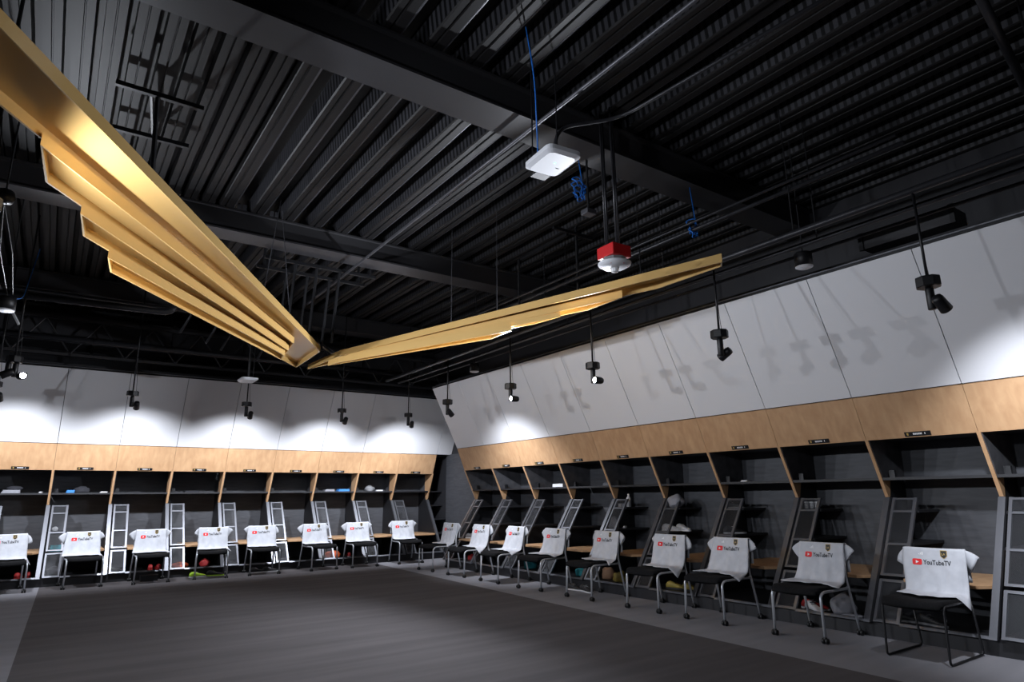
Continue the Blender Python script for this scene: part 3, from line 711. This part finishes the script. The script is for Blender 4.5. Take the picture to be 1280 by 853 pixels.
def folded(wall, s, y, z, w_, d_, h_, m, label, cat='clothing', name='folded_clothing', ang=0):
    b = MB(); n = 3
    for i in range(n):
        o = .004*i; b.loft([[(x*(1-.04*i)+o, yy*(1-.05*i), h_*i/n+q) for x, yy in round_rect(w_, d_, .02)] for q in (0, h_/n*.25, h_/n*.75, h_/n*.98)])
    ob = b.build(name, m, None, True); ob.location = W(wall, s, y, z); ob.rotation_euler.z = ROT[wall]+math.radians(ang); return tag(ob, label, cat)
def bottle(wall, s, y, z, h_, r, m, label, cap='shoe_white'):
    t = thing('bottle', label, 'bottle', W(wall, s, y, z))
    MB().lathe([(.5*r, 0), (r, .004), (r, h_*.62), (r*.85, h_*.72), (r*.42, h_*.82), (r*.42, h_*.86)], 16).build('body', m, t, True)
    MB().lathe([(r*.3, h_*.86), (r*.5, h_*.862), (r*.5, h_*.98), (r*.3, h_)], 12).build('cap', cap, t)
def jar(wall, s, y, z, label):
    t = thing('jar', label, 'jar', W(wall, s, y, z), 0, 'three small jars on a mesh door shelf')
    MB().lathe([(.01, 0), (.026, .003), (.026, .06), (.01, .062)], 14).build('body', 'shoe_white', t, True); MB().lathe([(.01, .062), (.028, .063), (.028, .082), (.01, .084)], 14).build('lid', 'paper', t)
TS, S2, S1, BN, FL = 1.475, 1.145, .835, .531, H4-.002
folded('B', -.545, .42, TS, .26, .22, .055, 'grey', 'grey folded clothing on the top shelf of the left most locker')
blob('cap', 'B', -.50, .44, TS+.056, (.11, .09, .045), 'darkcloth', 'black cap lying on the grey folded clothing', 'cap', 3)
folded('B', -.131, .40, TS, .06, .10, .025, 'shoe_white', 'small white packet on the top shelf of the left most locker', 'packet', 'packet')
folded('B', .295, .42, TS, .13, .18, .05, 'bluecloth', 'bright blue folded cloth on the top shelf of the second locker')
blob('cap', 'B', .47, .42, TS, (.12, .10, .075), 'darkcloth', 'black cap beside the blue cloth on the second locker top shelf', 'cap', 5)
folded('B', .80, .40, TS, .12, .14, .022, 'shoe_white', 'flat white packet at the right of the second locker top shelf', 'packet', 'packet')
folded('B', 2.25, .40, TS, .26, .2, .03, 'darkcloth', 'dark folded clothing on the fourth far wall locker top shelf')
folded('B', 4.98, .40, TS, .22, .2, .045, 'grey', 'dark grey folded clothing left of blue cloth in the seventh far wall locker')
folded('B', 5.30, .40, TS, .26, .2, .05, 'bluecloth', 'blue folded cloth on the seventh far wall locker top shelf')
blob('cap', 'B', 5.93, .40, TS, (.11, .10, .085), 'shoe_grey', 'dark cap on the eighth far wall locker top shelf', 'cap', 8)
folded('B', 6.15, .40, TS, .16, .16, .03, 'shoe_white', 'white folded cloth beside the cap on the eighth far wall locker shelf')
blob('towel', 'B', .15, .3, S1, (.045, .05, .05), 'shoe_white', 'small crumpled white towel on the second locker mesh door shelf', 'towel', 4)
folded('B', .19, .22, BN-.025, .17, .2, .10, 'teal', 'teal and white folded clothing behind the second locker mesh door')
blob('ball', 'B', .20, -.05, FL, (.10, .09, .085), 'grey', 'pale grey bag at the foot of the second locker mesh door', 'bag', 9, .8)
sneaker('B', 1.05, .0, FL, 10, 'shoe_white', 'silver white shoe at the foot of the third far wall mesh door')
sneaker('B', -.25, -.10, FL, 80, 'shoe_red', 'red shoe under the first far chair, left of its pair', 'shoe_red'); sneaker('B', -.12, -.10, FL, 95, 'shoe_red', 'red shoe under the first far chair, right of its pair', 'shoe_red')
sneaker('B', 1.63, -.10, FL, 85, 'shoe_red', 'red shoe under the third far chair, left of its pair', 'shoe_red'); sneaker('B', 1.75, -.10, FL, 95, 'shoe_red', 'red shoe under the third far chair, right of its pair', 'shoe_red')
blob('clothing', 'B', 2.10, -.12, FL, (.14, .12, .07), 'shoe_orange', 'orange red clothing left of the green shoes under the fourth far bench', 'clothing', 12)
blob('clothing', 'B', 2.52, -.10, FL, (.09, .10, .09), 'shoe_red', 'red clothing behind the fourth far chair', 'clothing', 13)
sneaker('B', 2.33, -.62, 0, 15, 'shoe_green', 'lime green shoe on the floor under the fourth far chair'); sneaker('B', 2.62, -.60, 0, -10, 'shoe_black', 'black shoe beside the lime green shoe under the fourth far chair', 'shoe_green')
sneaker('B', 3.34, -.62, 0, 8, 'shoe_black', 'black and white shoe under the fifth far chair, left of its pair'); sneaker('B', 3.58, -.62, 0, -5, 'shoe_black', 'black and white shoe under the fifth far chair, right of its pair')
blob('clothing', 'B', 4.96, -.10, FL, (.17, .13, .10), 'shoe_orange', 'orange clothing under the bench between the sixth and seventh far chairs', 'clothing', 15)
sneaker('B', 5.30, -.10, FL, 80, 'shoe_red', 'red shoe under the seventh far chair')
t = thing('shoe_box', 'black shoe box under the third far chair', 'box', W('B', 1.56, -.66)); MB().box(-.13, -.08, 0, .13, .08, .08).build('box_body', 'rod', t); MB().box(-.135, -.085, .075, .135, .085, .095).build('lid', 'rod', t)
bottle('R', 4.334, .35, S2, .20, .036, 'shoe_white', 'white bottle on the upper mesh door shelf of the fifth right wall locker')
for i, (s, m) in enumerate(((4.15, 'shoe_white'), (4.22, 'grey'))):
    t = thing('carton', ['small white carton left of the white bottle on the shelf', 'small grey carton next to the white bottle on the shelf'][i], 'carton', W('R', s, .36, S2), ROT['R']); MB().box(-.03, -.03, 0, .03, .03, .05).build('carton_body', m, t); MB().box(-.031, -.031, .04, .031, .031, .052).build('lid', m, t)
blob('bag', 'R', 4.131, .2, S1, (.10, .09, .12), 'grey', 'crumpled grey bag on the lower mesh door shelf below the white bottle', 'bag', 21)
folded('R', 4.27, .3, S1, .05, .06, .03, 'shoe_white', 'small white packet right of the crumpled grey bag', 'packet', 'packet')
blob('ball', 'R', 5.325, .3, S2, (.13, .10, .10), 'grey', 'rounded grey white bag on the upper shelf of the sixth right wall locker', 'bag', 22, .8)
sneaker('R', 5.30, .2, S1, 20, 'shoe_white', 'white shoe on the sixth right wall locker shelf, left of its pair'); sneaker('R', 5.46, .25, S1, -15, 'shoe_white', 'white shoe on the sixth right wall locker shelf, right of its pair')
sneaker('R', 6.33, .2, S1, 60, 'shoe_black', 'black shoe with white stripes on the seventh right wall locker shelf'); sneaker('R', 6.25, .32, S2, 20, 'shoe_black', 'black shoe on the upper shelf of the seventh right wall locker', 'shoe_grey')
for i, s in enumerate((7.255, 7.32, 7.385)): jar('R', s, .35, S2, f'small white jar on the eighth right wall locker shelf, {["left","middle","right"][i]} of three')
t = thing('carton', 'long white carton on the third right wall locker top shelf', 'carton', W('R', 2.668, .36, TS), ROT['R']); MB().box(-.14, -.06, 0, .14, .06, .055).build('carton_body', 'shoe_white', t); MB().box(.138, -.061, 0, .142, .061, .056).build('end_flap', 'grey', t)
folded('R', 6.448, .35, TS, .10, .1, .02, 'shoe_white', 'small flat white packet on the seventh right wall locker top shelf', 'packet', 'packet')
sneaker('R', .40, -.05, BN, 30, 'shoe_grey', 'grey shoe on the bench behind the corner chair, left of its pair'); sneaker('R', .55, .05, BN, 10, 'shoe_grey', 'grey shoe on the bench behind the corner chair, right of its pair')
blob('bag', 'R', 2.366, -.1, FL, (.11, .12, .11), 'teal', 'teal bag under the bench behind the third right chair', 'bag', 31); blob('bag', 'R', 3.725, -.1, FL, (.12, .12, .09), 'teal', 'teal bag under the bench behind the fourth right chair', 'bag', 32)
blob('clothing', 'R', 4.257, -.05, FL, (.12, .10, .11), 'tan', 'tan clothing under the bench behind the fifth right chair', 'clothing', 33); blob('clothing', 'R', 4.60, -.15, FL, (.12, .10, .09), 'shoe_gold', 'olive yellow clothing under the bench right of the tan clothing', 'clothing', 34)
sneaker('R', 4.10, -.60, 0, 10, 'shoe_black', 'black and white shoe on the floor before the fifth right chair, left of its pair'); sneaker('R', 4.36, -.60, 0, -10, 'shoe_black', 'black and white shoe on the floor before the fifth right chair, right of its pair')
sneaker('R', 5.62, -.15, FL, 15, 'shoe_gold', 'gold black shoe under the sixth right wall bench, left of its pair', 'shoe_black'); sneaker('R', 5.88, -.15, FL, 5, 'shoe_gold', 'gold black shoe under the sixth right wall bench, right of its pair', 'shoe_black')
sneaker('R', 7.55, -.20, FL, 5, 'shoe_red', 'red shoe with white sole under the eighth right chair'); sneaker('R', 7.62, -.34, FL, -30, 'shoe_white', 'white shoe lying in front of the red shoe under the eighth right chair', 'shoe_black')
blob('bag', 'R', 7.86, -.2, FL, (.12, .12, .13), 'grey', 'grey crumpled bag right of the red shoe under the bench', 'bag', 41)
folded('R', 8.02, -.33, FL, .22, .12, .02, 'grey', 'flat pale cloth on the locker base right of the grey bag')
sneaker('R', 8.43, -.2, FL, 20, 'shoe_black', 'black shoe under the black sled chair, left of its pair', 'shoe_grey'); sneaker('R', 8.68, -.2, FL, -10, 'shoe_black', 'black shoe under the black sled chair, right of its pair', 'shoe_grey')
blob('clothing', 'R', .36, -.05, FL, (.07, .07, .07), 'shoe_red', 'small red cloth under the bench behind the corner chair', 'clothing', 51)
